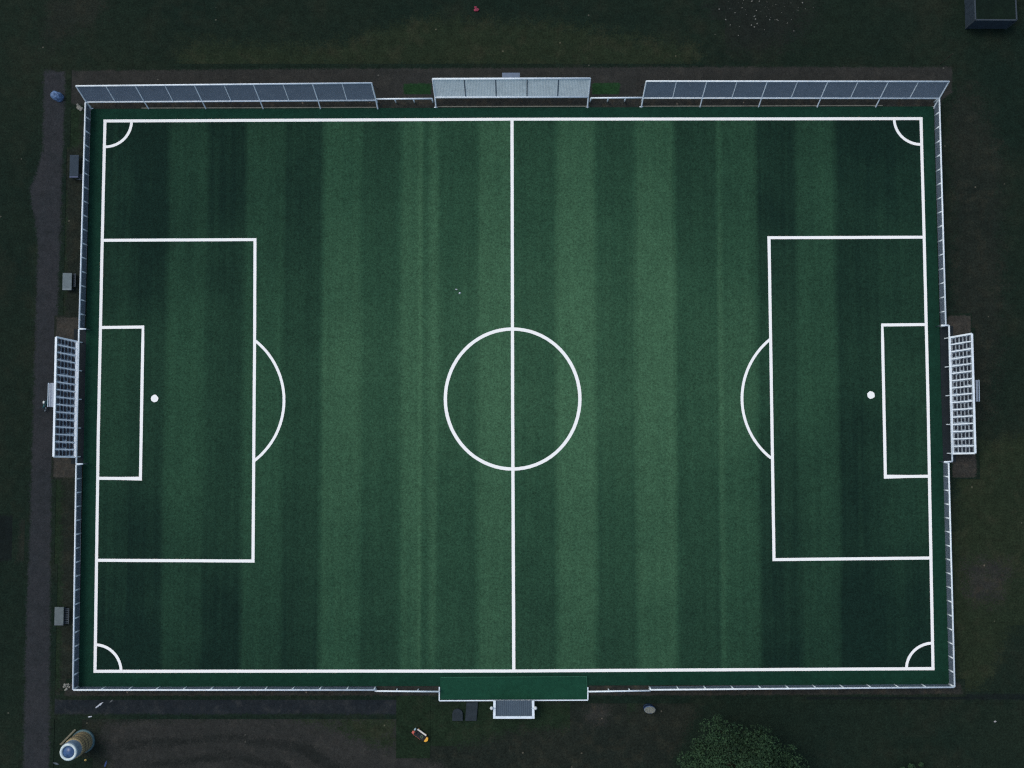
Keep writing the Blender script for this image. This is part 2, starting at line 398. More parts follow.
# stripe edges measured along the halfway height, tone 0 dark to 1 pale: mown contrast plus light falloff painted toward both ends
ED = [128, 165, 205, 243, 282, 321, 361, 400, 417.8, 421.6, 429, 437.5, 478, 513, 557, 596, 636, 676, 718.5, 724, 758, 799, 838, 880]
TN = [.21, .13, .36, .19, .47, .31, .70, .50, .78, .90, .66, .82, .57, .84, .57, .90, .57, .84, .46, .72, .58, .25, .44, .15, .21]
def turf():
    ys = 74
    me = bpy.data.meshes.new('pitch_turf'); vs_, fs, tn = [], [], []
    xs0 = [P(e, 400, ZT).x for e in ED]
    xl, xr = min(TL.x, BL.x) , max(TR.x, BR.x)
    cols = 2 + 2 * len(ED)
    for j in range(ys + 1):
        t = j / ys
        a = TL.lerp(BL, t); b = TR.lerp(BR, t)
        row = [(a.x, TN[0])]
        for k, x in enumerate(xs0):
            gap = min(xs0[k] - xs0[k - 1] if k else 9, xs0[k + 1] - xs0[k] if k + 1 < len(xs0) else 9)
            W = min(.42, gap * .34); x += random.uniform(-.05, .05)
            row += [(x - W, TN[k]), (x + W, TN[k + 1])]
        row.append((b.x, TN[-1]))
        for i, (x, tt) in enumerate(row):
            f = (x - a.x) / (b.x - a.x)
            vs_.append((x, a.y + (b.y - a.y) * f, ZT)); tn.append(tt)
    for j in range(ys):
        for i in range(cols - 1):
            fs.append((j * cols + i, (j + 1) * cols + i, (j + 1) * cols + i + 1, j * cols + i + 1))
    me.from_pydata(vs_, [], fs); me.update()
    at = me.attributes.new('mow_falloff', 'FLOAT', 'POINT')
    for i, v in enumerate(tn): at.data[i].value = v
    m, n, l, b = nodes('turf', .95, .08)
    tc = n.new('ShaderNodeTexCoord'); vec = tc.outputs['Object']
    a = n.new('ShaderNodeAttribute'); a.attribute_name = 'mow_falloff'
    # uneven mottling over the whole turf
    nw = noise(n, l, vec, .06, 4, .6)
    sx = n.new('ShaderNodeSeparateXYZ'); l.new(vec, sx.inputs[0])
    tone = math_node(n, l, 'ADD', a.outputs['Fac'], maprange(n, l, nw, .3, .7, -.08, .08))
    # light falloff painted into the turf tone: ragged paler middle, darker toward both touchlines
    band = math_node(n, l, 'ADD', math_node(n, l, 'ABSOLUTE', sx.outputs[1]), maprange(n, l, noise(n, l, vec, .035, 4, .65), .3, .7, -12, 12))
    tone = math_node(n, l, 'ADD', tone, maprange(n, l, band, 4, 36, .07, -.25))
    lon = noise(n, l, vec, .9, 4, .7)
    mp = n.new('ShaderNodeMapping'); mp.inputs['Scale'].default_value = (1.6, .03, 1); l.new(vec, mp.inputs['Vector'])
    st = noise(n, l, mp.outputs[0], 1.0, 3, .6)            # faint mower tracks down the length of the stripes
    tone = math_node(n, l, 'ADD', tone, maprange(n, l, st, .35, .65, -.04, .04))
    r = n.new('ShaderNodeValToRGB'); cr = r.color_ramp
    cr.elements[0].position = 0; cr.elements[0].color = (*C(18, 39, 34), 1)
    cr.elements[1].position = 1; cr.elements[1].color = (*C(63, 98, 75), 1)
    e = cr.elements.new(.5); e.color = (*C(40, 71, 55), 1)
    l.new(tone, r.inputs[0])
    nf = noise(n, l, vec, 5.2, 3, .8)
    k = maprange(n, l, nf, .28, .72, .48, 1.52)
    k = math_node(n, l, 'MULTIPLY', k, maprange(n, l, lon, .3, .7, .9, 1.1))
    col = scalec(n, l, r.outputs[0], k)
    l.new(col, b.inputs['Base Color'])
    bp = n.new('ShaderNodeBump'); bp.inputs['Strength'].default_value = .25; bp.inputs['Distance'].default_value = .05
    l.new(nf, bp.inputs['Height']); l.new(bp.outputs[0], b.inputs['Normal'])
    me.materials.append(m)
    o = bpy.data.objects.new('pitch_turf', me); COL.objects.link(o); struct(o)
    # the edge of the raised turf bed
    e = MB()
    c = [TL, TR, BR, BL]
    for i in range(4):
        p, q = c[i], c[(i + 1) % 4]
        e.quad([(p.x, p.y, 0), (q.x, q.y, 0), (q.x, q.y, ZT - .001), (p.x, p.y, ZT - .001)])
    struct(e.build('turf_edge', m_floor))
    # deeper green run-off outside the lines
    mr = ground_mat('run_off_turf', C(19, 50, 41), C(22, 54, 44), big=.15, fine=4.5, amp=.3)
    rb = MB(); z = ZT + .004
    o4 = [TL, TR, BR, BL]; i4 = [P(104.5, 121, z), P(921.5, 118.5, z), P(933.5, 668.5, z), P(94.5, 671.3, z)]
    for i in range(4):
        k = (i + 1) % 4
        rb.quad([(o4[i].x, o4[i].y, z), (i4[i].x, i4[i].y, z), (i4[k].x, i4[k].y, z), (o4[k].x, o4[k].y, z)])
    struct(rb.build('run_off_turf', mr))
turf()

# ------------------------------------------------------------------ painted markings
zl = [ZT + .008]
LW = .36
def stroke(name, pts, width=LW, closed=False):
    """painted line along measured points, slightly uneven edges"""
    zl[0] += .002; z = zl[0]
    pl = [P(x, y, z) for x, y in pts]
    fine = []
    k = len(pl) if closed else len(pl) - 1
    for i in range(k):
        a, b = pl[i], pl[(i + 1) % len(pl)]; n = max(1, int((b - a).length / 2.0))
        fine += [a.lerp(b, j / n) for j in range(n)]
    if not closed: fine.append(pl[-1])
    n = len(fine); mb = MB(); L, Rr = [], []
    for i, p in enumerate(fine):
        if closed: d = fine[(i + 1) % n] - fine[i - 1]
        else: d = fine[min(i + 1, n - 1)] - fine[max(i - 1, 0)]
        d.normalize(); q = Vector((-d.y, d.x, 0))
        # mitre
        if 0 < i < n - 1 or closed:
            d1 = (fine[i] - fine[i - 1]).normalized(); q = q / max(.5, abs(q.dot(Vector((-d1.y, d1.x, 0)))))
        L.append(p + q * (width / 2 + random.uniform(-.006, .006))); Rr.append(p - q * (width / 2 + random.uniform(-.006, .006)))
    mb.v = L + Rr
    m = n if closed else n - 1
    mb.f = [(n + i, n + (i + 1) % n, (i + 1) % n, i) for i in range(m)]
    return struct(mb.build(name, m_paint))
def arc(cx, cy, rx, ry, a0, a1, n=28):
    return [(cx + rx * math.cos(R(a0 + (a1 - a0) * i / n)), cy + ry * math.sin(R(a0 + (a1 - a0) * i / n))) for i in range(n + 1)]
stroke('boundary_line', [(105, 121), (512, 119.2), (921, 118.6), (924.2, 240), (928, 400), (933, 668.6), (514, 671), (95, 671.3), (98.2, 440), (102.2, 240)], closed=True)
stroke('halfway_line', [(512, 119.4), (512.6, 399), (513.8, 670.8)], .38)
stroke('centre_circle', arc(512.6, 399, 67.3, 70, 0, 360, 72)[:-1], .40, closed=True)
stroke('penalty_area_line', [(102.5, 240.3), (255, 239.6), (254.6, 340), (253, 561), (97, 560.3)])
stroke('goal_area_line', [(100.5, 327.5), (143, 327), (140.4, 478.6), (98, 478.3)])
stroke('penalty_area_line', [(924, 237.2), (769, 237.7), (770.8, 350), (774, 559.6), (931, 558)])
stroke('goal_area_line', [(926.5, 324.5), (882.3, 325), (885.4, 476.7), (929.5, 476.2)])
stroke('penalty_arc', arc(208.5, 400.3, 75.5, 76, -51.5, 52.5), .33)
stroke('penalty_arc', arc(817.8, 398.3, 75.8, 76, 231, 128), .33)
stroke('corner_arc', arc(105, 121, 26.5, 25.8, 0, 90), .33)
stroke('corner_arc', arc(921, 118.6, 26.8, 25.8, 180, 90), .33)
stroke('corner_arc', arc(95, 671.3, 26, 26.5, -90, 0), .33)
stroke('corner_arc', arc(933, 668.6, 26.5, 25.5, 180, 270), .33)
def spot(px, py):
    zl[0] += .002; c = P(px, py, zl[0]); b = MB()
    b.quad([c + Vector((math.cos(t) * r, math.sin(t) * r, 0)) for t, r in ((2 * math.pi * k / 22, .46 * random.uniform(.92, 1.06)) for k in range(22))])
    struct(b.build('penalty_spot', m_paint))
spot(154.5, 398.5); spot(871, 395)

# ------------------------------------------------------------------ fences round the pitch
FH = 1.5
def fence(label, a, b, bays, h=FH, name='mesh_fence', mesh=True, rail_r=.10, posts=True, group=None, end_cap=None):
    A = P(*a, h); B = P(*b, h); A0 = Vector((A.x, A.y, 0)); B0 = Vector((B.x, B.y, 0))
    t = thing(name, label, 'fence' if mesh else 'barrier rail', A0.lerp(B0, .5), group)
    up = Vector((0, 0, 1)); d = (B - A).normalized()
    MB().tube(A, B, rail_r, 10).build('top_rail', m_white, t, True)
    if mesh:
        MB().tube(A0 + up * .08, B0 + up * .08, .03, 6).build('bottom_rail', m_steel_d, t, True)
    for i in range(bays + 1):
        p = A0.lerp(B0, i / bays)
        if posts:
            MB().tube(p, p + up * (h - rail_r * .5), .09, 8).build('post', m_white, t, True)
        if mesh and i < bays:
            q = A0.lerp(B0, (i + 1) / bays)
            s = random.uniform(-.03, .03); nrm = Vector((-d.y, d.x, 0)) * s
            MB().bar(p + d * .06 + up * (h * .5 + .02) + nrm, q - d * .06 + up * (h * .5 + .02) + nrm, .012, h - .24).build('mesh_panel', m_net, t)
    return t
FG = 'mesh fences round the pitch'
fence('grey mesh fence with white top rail along the left side, above the seating stand', (85.5, 102.5), (79.2, 328), 16, group=FG)
fence('grey mesh fence with white top rail along the left side, below the seating stand', (76.2, 465), (73, 689.5), 16, group=FG)
fence('grey mesh fence with white top rail along the right side, above the seating stand', (939.3, 98), (945.8, 325.5), 16, group=FG)
fence('grey mesh fence with white top rail along the right side, below the seating stand', (948.6, 463), (954.6, 686.8), 16, group=FG)
fence('low mesh fence with white top rail along the bottom edge, left of the green bay', (73.5, 690), (374, 690), 11, group=FG)
fence('low mesh fence with white top rail along the bottom edge, right of the green bay', (651, 689.8), (954, 687.2), 11, group=FG)
RG = 'plain white rails between fence sections'
fence('plain white rail from the bottom left mesh fence to the green bay', (375, 691), (439, 691.6), 3, h=1.1, name='barrier_rail', mesh=False, rail_r=.1, group=RG)
fence('plain white rail from the green bay to the bottom right mesh fence', (588.5, 691.6), (650.5, 690.6), 3, h=1.1, name='barrier_rail', mesh=False, rail_r=.1, group=RG)
fence('plain white rail between the left windbreak screen and the pale middle screen', (376, 99), (432, 98.6), 3, h=1.4, name='barrier_rail', mesh=False, rail_r=.1, group=RG)
fence('plain white rail between the pale middle screen and the right windbreak screen', (591, 98), (643, 97.6), 3, h=1.4, name='barrier_rail', mesh=False, rail_r=.1, group=RG)

def polyrail(label, pts, h=FH, r=.1, posts_every=3.2, name='barrier_rail', group=RG):
    w_ = [P(*p, h) for p in pts]
    t = thing(name, label, 'barrier rail', Vector((w_[0].x, w_[0].y, 0)), group)
    rail = MB()
    for a, b in zip(w_, w_[1:]): rail.tube(a, b, r, 10)
    rail.build('top_rail', m_white, t, True)
    done = set()
    for a, b in zip(w_, w_[1:]):
        k = max(1, round((b - a).length / posts_every))
        for i in range(k + 1):
            p = a.lerp(b, i / k); key = (round(p.x, 1), round(p.y, 1))
            if key in done: continue
            done.add(key)
            MB().tube((p.x, p.y, 0), (p.x, p.y, h - .05), .05, 8).build('post', m_steel_d, t, True)
    return t
polyrail('white rail stepping out in front of the left seating stand', [(86, 329), (79, 329), (76.3, 464), (83, 464)], h=1.5, posts_every=20)
polyrail('white rail stepping out in front of the right seating stand', [(941, 325.4), (949, 325.4), (952.3, 461.5), (944, 462)], h=1.5, posts_every=20)

# ------------------------------------------------------------------ leaning windbreak screens along the top
def screen(label, up_l, up_r, lo_l, lo_r, bays, feet, mat, foot_y, zu=4.1, zl_=1.5, rail=.1, mull=.06, name='windbreak_screen', mm=None):
    UL, UR = P(*up_l, zu), P(*up_r, zu); LL, LR = P(*lo_l, zl_), P(*lo_r, zl_)
    c = (LL + LR) / 2
    t = thing(name, label, 'windbreak screen', Vector((c.x, c.y, 0)), 'leaning screens along the top side')
    MB().tube(UL, UR, rail, 10).build('top_rail', m_white, t, True)
    MB().tube(LL, LR, rail, 10).build('lower_rail', m_white, t, True)
    d = (UR - UL).normalized()
    for i in range(bays + 1):
        f = i / bays; u = UL.lerp(UR, f); lo_ = LL.lerp(LR, f)
        foot = lo_ + (lo_ - u) * (lo_.z / (u.z - lo_.z)); fy = P(512, foot_y, 0).y
        foot = Vector((lo_.x + (lo_.x - u.x) * .1, fy, 0))
        if i in feet:
            thick = .09 if i in (0, bays) else .075
            p = MB().tube(foot, lo_, thick, 8).tube(lo_, u, thick, 8)
            p.box(foot + Vector((0, 0, .03)), (.42, .3, .06))
            p.build('post', m_white, t)
            back = Vector((u.x, u.y + .9, 0))
            MB().tube(u - Vector((0, 0, .5)), back, .045, 6).build('back_strut', m_steel_d, t)
        else:
            MB().tube(lo_, u, mull, 6).build('mullion', mm or m_white, t)
        if i < bays:
            u2 = UL.lerp(UR, (i + 1) / bays); l2 = LL.lerp(LR, (i + 1) / bays)
            def q(a, b, k, s): 
                return a.lerp(b, k)
            e = .02
            c4 = [lo_.lerp(u, .05).lerp(l2.lerp(u2, .05), e), lo_.lerp(u, .05).lerp(l2.lerp(u2, .05), 1 - e),
                  lo_.lerp(u, .965).lerp(l2.lerp(u2, .965), 1 - e), lo_.lerp(u, .965).lerp(l2.lerp(u2, .965), e)]
            nrm = (c4[1] - c4[0]).cross(c4[3] - c4[0]).normalized() * .012
            m_ = MB(); m_.v = [v + nrm for v in c4] + [v - nrm for v in c4]
            m_.f = [(0, 1, 2, 3), (7, 6, 5, 4), (0, 4, 5, 1), (1, 5, 6, 2), (2, 6, 7, 3), (3, 7, 4, 0)]
            m_.build('panel', mat, t)
    return t
screen('long leaning windbreak screen of ten grey cloth panels, at the top left', (76, 86), (371.5, 83), (86.3, 102), (376, 100.3), 10, (0, 2, 4, 6, 8, 10), m_wind, 109.3)
screen('long leaning windbreak screen of ten grey cloth panels, at the top right', (646.3, 81.2), (949, 81.5), (643, 98), (939.3, 98.3), 10, (0, 2, 4, 6, 8, 10), m_wind, 107.6)
# pale ribbed sheets for the middle screen
def ribbed(name, c, dark, per=3.2):
    m, n, l, b = nodes(name, .5, .3)
    tc = n.new('ShaderNodeTexCoord'); sx = n.new('ShaderNodeSeparateXYZ'); l.new(tc.outputs['Object'], sx.inputs[0])
    fr = math_node(n, l, 'FRACT', math_node(n, l, 'MULTIPLY', sx.outputs[0], per))
    rib = maprange(n, l, math_node(n, l, 'ABSOLUTE', math_node(n, l, 'SUBTRACT', fr, .5)), .32, .42, 0, 1)
    k = maprange(n, l, noise(n, l, tc.outputs['Object'], 1.3, 5, .7), .3, .7, .86, 1.1)
    l.new(scalec(n, l, mixc(n, l, rib, c, dark), k), b.inputs['Base Color'])
    bp = n.new('ShaderNodeBump'); bp.inputs['Strength'].default_value = .4; bp.inputs['Distance'].default_value = .04
    l.new(rib, bp.inputs['Height']); l.new(bp.outputs[0], b.inputs['Normal'])
    return m
m_pale = ribbed('pale_ribbed_sheet', C(226, 236, 244), C(196, 210, 224), 5.5)
m_grib = ribbed('grey_ribbed_sheet', C(68, 84, 100), C(54, 68, 84), 4.5)
screen('short leaning screen of five pale ribbed panels in a white frame, top middle', (432.6, 79), (590.3, 78.4), (435, 97.2), (588.3, 96.8), 5, (0, 5), m_pale, 108.2, rail=.13, mull=.05, mm=plain('slate_bar', C(96, 114, 136), .5, .3))
def cabinet():
    z = 1.5; c = P(511, 75.6, z)
    T = thing('control_cabinet', 'low grey-blue cabinet behind the pale middle screen', 'cabinet', (c.x, c.y, 0))
    mc = plain('cabinet_blue', C(98, 114, 140), .5, .3, var=.15)
    MB().box((c.x, c.y, z / 2), (1.9, .55, z - .08)).build('body', mc, T, bevel=.03)
    MB().box((c.x, c.y, z), (2.15, .7, .07)).build('lid', mc, T, bevel=.02)
    MB().box((c.x, c.y - .3, z * .5), (.04, .06, .4)).build('handle', m_steel_d, T)
cabinet()
# kerbs under the screens
for x0, x1, y in ((142, 376, 109.8), (437, 587, 108.4), (643, 882, 108.0)):
    a, b = P(x0, y, 0), P(x1, y - (x1 - x0) * .003, 0); k = MB()
    k.bar(a + Vector((0, .16, .09)), b + Vector((0, .16, .09)), .12, .18); struct(k.build('kerb', m_kerb))

# ------------------------------------------------------------------ seating stands behind the goals
m_seat = plain('seat_plastic', C(36, 44, 58), .55, .3, var=.3, scale=1.5)
m_deck = plain('deck_metal', C(176, 190, 208), .5, .3, .2, var=.2, scale=3)
def stand(label, ft, fb, bt, bb, side, plat):
    z0, z1 = 1.1, 3.2; rows, bays = 6, 16
    Ft, Fb, Bt, Bb = P(*ft, z0 + .42), P(*fb, z0 + .42), P(*bt, z1 + .42), P(*bb, z1 + .42)
    for p in (Ft, Fb, Bt, Bb): p.z -= .42
    def at(u, t, z=None):
        p = Ft.lerp(Fb, t).lerp(Bt.lerp(Bb, t), u)
        if z is not None: p.z = z
        return p
    c = at(.5, .5, 0)
    T = thing('seating_stand', label, 'seating stand', c, 'white framed seating stands at both ends')
    dk = MB()
    for r in range(rows):
        u0, u1 = r / rows, (r + 1) / rows; za = z0 + (z1 - z0) * r / rows
        dk.quad([at(u0, 0, za), at(u1, 0, za), at(u1, 1, za), at(u0, 1, za)])
        zb = z0 + (z1 - z0) * (r + 1) / rows
        dk.quad([at(u1, 0, za), at(u1, 0, zb), at(u1, 1, zb), at(u1, 1, za)])
    dk.build('deck', m_deck, T)
    for r in range(rows):
        za = z0 + (z1 - z0) * r / rows
        for k in range(bays):
            j = random.uniform(-.09, .09); ta, tb = (k + .17 + abs(j)) / bays, (k + .80 + j) / bays
            ua, ub = (r + .20) / rows + j * .3, (r + .58 + random.uniform(-.08, .08)) / rows + j * .3
            s = MB(); q = random.uniform(-.02, .02)
            for c0, c1 in ((.08 + q, .36 + q), (.54 + q, .84 - q)):
                ua, ub = (r + c0) / rows, (r + c1) / rows; dt = random.uniform(-.05, .05) / bays
                s.prism([at(ua, ta + dt), at(ub, ta + dt), at(ub, tb + dt), at(ua, tb + dt)], za + .10, za + .20 + random.uniform(0, .08))
            s.build('seat', m_seat, T)
    for k in range(bays + 1):
        t = k / bays
        w_ = .13 if k not in (0, bays) else .2
        MB().bar(at(0, t, z0 + .42), at(1, t, z1 + .42), w_, .08).build('divider_rail' if k not in (0, bays) else 'side_rail', m_white, T)
    up = Vector((0, 0, 1))
    MB().bar(at(0, 0, z0 + .42), at(0, 1, z0 + .42), .24, .12).build('front_rail', m_white, T)
    MB().bar(at(.07, 0, z0 + .30), at(.07, 1, z0 + .30), .10, .08).build('foot_rail', m_steel, T)
    MB().bar(at(1, 0, z1 + .42), at(1, 1, z1 + .42), .24, .12).build('back_rail', m_white, T)
    for k in range(0, bays + 1, 4):
        t = k / bays
        p = at(.02, t); MB().bar((p.x, p.y, 0), (p.x, p.y, z0 + .36), .12, .12).build('leg', m_white, T)
        p = at(.98, t); MB().bar((p.x, p.y, 0), (p.x, p.y, z1 + .36), .12, .12).build('leg', m_white, T)
    # landing behind the top row
    pa, pb = P(*plat[0], 2.6), P(*plat[1], 2.6)
    x0, x1 = sorted((pa.x, pb.x)); y0, y1 = sorted((pa.y, pb.y))
    la = MB().box(((x0 + x1) / 2, (y0 + y1) / 2, 2.6), (x1 - x0, y1 - y0, .08))
    for q in ((x0 + .04, y0 + .04), (x0 + .04, y1 - .04), (x1 - .04, y0 + .04), (x1 - .04, y1 - .04)):
        la.bar((q[0], q[1], 0), (q[0], q[1], 2.56), .07, .07)
    lp = la.build('landing', plain('landing_metal', C(134, 146, 166), .5, .3, .2, var=.2, scale=6), T)
    xo = x0 + .04 if side < 0 else x1 - .04
    MB().bar((xo, y0, 2.95), (xo, y1, 2.95), .07, .06).bar((xo, y0 + .03, 2.6), (xo, y0 + .03, 2.95), .05, .05).bar((xo, y1 - .03, 2.6), (xo, y1 - .03, 2.95), .05, .05).build('landing_rail', m_steel, lp)
    return T
stand('white framed stand of dark seats behind the left goal line, bicycle beside its landing', (76.8, 341.5), (74.9, 457), (56.2, 337), (53.6, 456.6), -1, ((49.5, 383), (53.5, 407)))
stand('white framed stand of dark seats behind the right goal line, no bicycle beside it', (949.8, 337.5), (952.6, 453.6), (971.8, 333.6), (975.2, 453.2), 1, ((975.5, 380), (978.3, 401.5)))

# bicycle leaning by the left stand
def bicycle():
    a = P(48.6, 396, .35); b = P(44.4, 413, .35)
    f = (b - a); f.z = 0; L = f.length; f.normalize(); side = Vector((-f.y, f.x, 0))
    c = P(48.2, 405.0, 0)
    T = thing('bicycle', 'dark teal bicycle with a white saddle parked by the left stand landing', 'bicycle', c)
    m_teal = plain('teal_paint', C(44, 112, 124), .4, .4); m_rub = plain('tyre_rubber', C(38, 48, 56), .9, .1); m_sadd = plain('white_saddle', C(200, 208, 214), .6, .2)
    rear = c - f * .55; front = c + f * .55; up = Vector((0, 0, 1)); lean = side * -.12
    def q(base, z): return Vector((base.x, base.y, 0)) + up * z + lean * z
    for p in (rear, front):
        w_ = MB().torus(q(p, .34), .31, .035, side + up * .12, 26, 6).build('wheel', m_rub, T, True)
        h = MB().tube(q(p, .34) - side * .06, q(p, .34) + side * .06, .03, 8)
        for k in range(8):
            t = math.pi * k / 8; v = (f * math.cos(t) + up * math.sin(t)) * .3
            h.tube(q(p, .34) - v, q(p, .34) + v, .006, 4)
        h.build('spokes', m_steel, w_)
    bb = q(c - f * .1, .3); st = q(c - f * .25, .82); hd = q(c + f * .38, .86)
    fr = MB()
    for u, v in ((bb, st), (st, hd), (bb, hd), (st, q(rear, .34)), (bb, q(rear, .34)), (hd, q(front, .34))): fr.tube(u, v, .045, 8)
    fr.build('frame', m_teal, T, True)
    sp = q(c - f * .28, 1.0)
    MB().tube(st, sp, .02, 6).bar(sp - f * .16, sp + f * .14, .2, .07).build('saddle', m_sadd, T, bevel=.02)
    hb = q(c + f * .42, 1.02)
    MB().tube(hd, hb, .02, 6).tube(hb - side * .3, hb + side * .3, .022, 8).tube(hb - side * .3, hb - side * .3 - f * .12, .03, 8).tube(hb + side * .3, hb + side * .3 - f * .12, .03, 8).build('handlebar', m_rub, T)
bicycle()

# ------------------------------------------------------------------ green bay and porch at the bottom
def bay():
    z = .30
    a, b, c, d = P(440, 677, z), P(587, 676.4, z), P(587.3, 699, z), P(439.8, 699.6, z)
    T = thing('green_platform', 'long green mat platform with a thin pale edge at the bottom middle', 'platform', ((a.x + c.x) / 2, (a.y + c.y) / 2, 0))
    MB().prism([a, b, c, d], 0, z).build('mat', m_mat_green, T)
    e = MB(); zz_ = z + .03; th = .1
    def v(p): return Vector((p.x, p.y, zz_))
    e.bar(v(d) + Vector((-.06, 1.5, 0)), v(d) + Vector((-.06, -.1, 0)), .14, .12).bar(v(d) + Vector((-.05, -.06, .2)), v(c) + Vector((.05, -.06, .2)), .13, .1).bar(v(c) + Vector((.06, -.1, 0)), v(c) + Vector((.06, 1.4, 0)), .14, .12)
    e.build('edge_trim', m_white, T)
    MB().bar(v(a) + Vector((.1, -.02, 0)), v(b) + Vector((-.05, -.02, 0)), .05, .05).bar(v(b) + Vector((-.03, 0, 0)), v(c) + Vector((-.03, 1.3, 0)), .05, .05).build('seam_strip', plain('green_trim', C(54, 104, 86), .8, .1), T)
bay()
def porch():
    z = 1.7
    a, b, c, d = P(495, 700.5, z), P(532.6, 700.5, z), P(532.9, 717.3, z), P(494.7, 717.3, z)
    T = thing('entrance_porch', 'small grey ribbed porch roof in a thick white frame below the green platform', 'porch', ((a.x + c.x) / 2, (a.y + c.y) / 2, 0))
    MB().prism([a, b, c, d], z - .10, z - .04).build('roof', m_grib, T)
    f = MB(); k = .28
    f.bar(a + Vector((-.05, 0, 0)), d + Vector((-.05, -.13, 0)), k, .2).bar(b + Vector((.05, 0, 0)), c + Vector((.05, -.13, 0)), k, .2).build('side_beam', m_white, T)
    MB().bar(d + Vector((.10, 0, -.002)), c + Vector((-.10, 0, -.002)), k, .2).build('front_beam', m_white, T)
    for p in (c, d): MB().bar((p.x, p.y, 0), (p.x, p.y, z - .1), .12, .12).build('post', m_white, T)
    for px in (491.6, 535.4):
        p = P(px, 708.2, 1.9); s = -1 if px < 512 else 1
        l_ = MB().lathe([(0.001, -.22), (.13, -.17), (.2, -.06), (.21, .05), (.14, .17), (.001, .22)], p, 14).build('globe_lamp', plain('lamp_glass', C(196, 204, 214), .3, .5), T, True)
        MB().bar(p, Vector((p.x - s * .45, p.y, p.z)), .05, .05).build('bracket', m_steel, l_)
porch()
# dark slabs beside the porch
m_slab = plain('dark_slab', C(44, 52, 60), .9, .1, var=.2, scale=2, dirt=C(34, 42, 44))
def slab(label, outline, z):
    b = MB(); pts = [P(x, y, z) for x, y in outline]; b.prism(pts, 0, z)
    o = b.build('ground_slab', m_slab, None, bevel=.03); return tag(o, label, 'slab', 'dark slabs beside the porch')
slab('dark grey slab with a rounded end, left of its straight neighbour by the porch', [(452.3, 721), (452.3, 714)] + [(457.5 + 5.2 * math.cos(R(t)), 714 + 5 * math.sin(R(t))) for t in range(180, 361, 20)] + [(462.7, 721)], .35)
slab('dark grey straight sided slab between the round ended slab and the porch', [(465, 721), (466.5, 702.5), (478, 702), (476.5, 721)], .25)

# ------------------------------------------------------------------ tables with a slatted bench along the left verge
def table(label, box, bench, tone, pale):
    x0, y0, x1, y1 = box; z = .8
    a, c = P(x0, y0, z), P(x1, y1, z); ctr = (a + c) / 2
    T = thing('verge_table', label, 'table', (ctr.x, ctr.y, 0), 'grey tables along the left verge')
    m_t = plain('table_slab_%d' % tone[0], C(*tone), .8, .15, var=.14, scale=3, dirt=C(*[int(k * .75) for k in tone]))
    L = abs(a.y - c.y); W = abs(c.x - a.x)
    MB().box((ctr.x, ctr.y, z), (W, L, .07)).build('table_top', m_t, T, bevel=.015)
    ed = plain('table_edge_%d' % tone[0], C(*pale), .7, .2)
    MB().box((ctr.x, ctr.y - L / 2 + .12, z + .05), (W * .96, .12, .03)).build('end_strip', ed, T)
    for sx in (-1, 1):
        for sy in (-1, 1): MB().box((ctr.x + sx * (W / 2 - .1), ctr.y + sy * (L / 2 - .16), z / 2 - .02), (.09, .09, z - .05)).build('leg', m_steel_d, T)
    bx0, bx1, by0, by1 = bench
    p, q = P(bx0, by0, .45), P(bx1, by1, .45); bw = (q.x - p.x); s = None
    m = MB(); n = max(4, int(abs(p.y - q.y) / .2))
    for i in range(n):
        yy = p.y + (q.y - p.y) * (i + .5) / n
        m.box(((p.x + q.x) / 2, yy, .46), (bw, abs(q.y - p.y) / n * .55, .04))
    st = m.build('bench_slats', plain('bench_slat', C(66, 74, 84), .8, .15, var=.35, scale=4), T)
    MB().bar((p.x + .06, p.y, .42), (p.x + .06, q.y, .42), .06, .05).bar((q.x - .06, p.y, .42), (q.x - .06, q.y, .42), .06, .05).build('bench_rail', m_steel_d, st)
    for yy in (p.y - .15, q.y + .15): MB().bar(((p.x + q.x) / 2, yy, 0), ((p.x + q.x) / 2, yy, .4), .07, .07).bar(((p.x + q.x) / 2, yy, .2), (ctr.x, yy, .2), .05, .05).build('bench_leg', m_steel_d, T)
table('dark slate table on the verge, the topmost of the three near the left fence', (70.0, 155, 78.4, 178), (78.8, 81.6, 174, 180), (50, 62, 76), (84, 92, 124))
table('pale grey table with thin slatted bench, just above the left seating stand', (62.8, 273, 71.6, 290.2), (73.6, 75.6, 273.5, 287), (100, 112, 120), (124, 136, 146))
table('pale grey table with dark barred bench, far below the left seating stand', (54.8, 607, 63.4, 625.4), (64.6, 69, 608, 624), (94, 104, 110), (92, 100, 110))

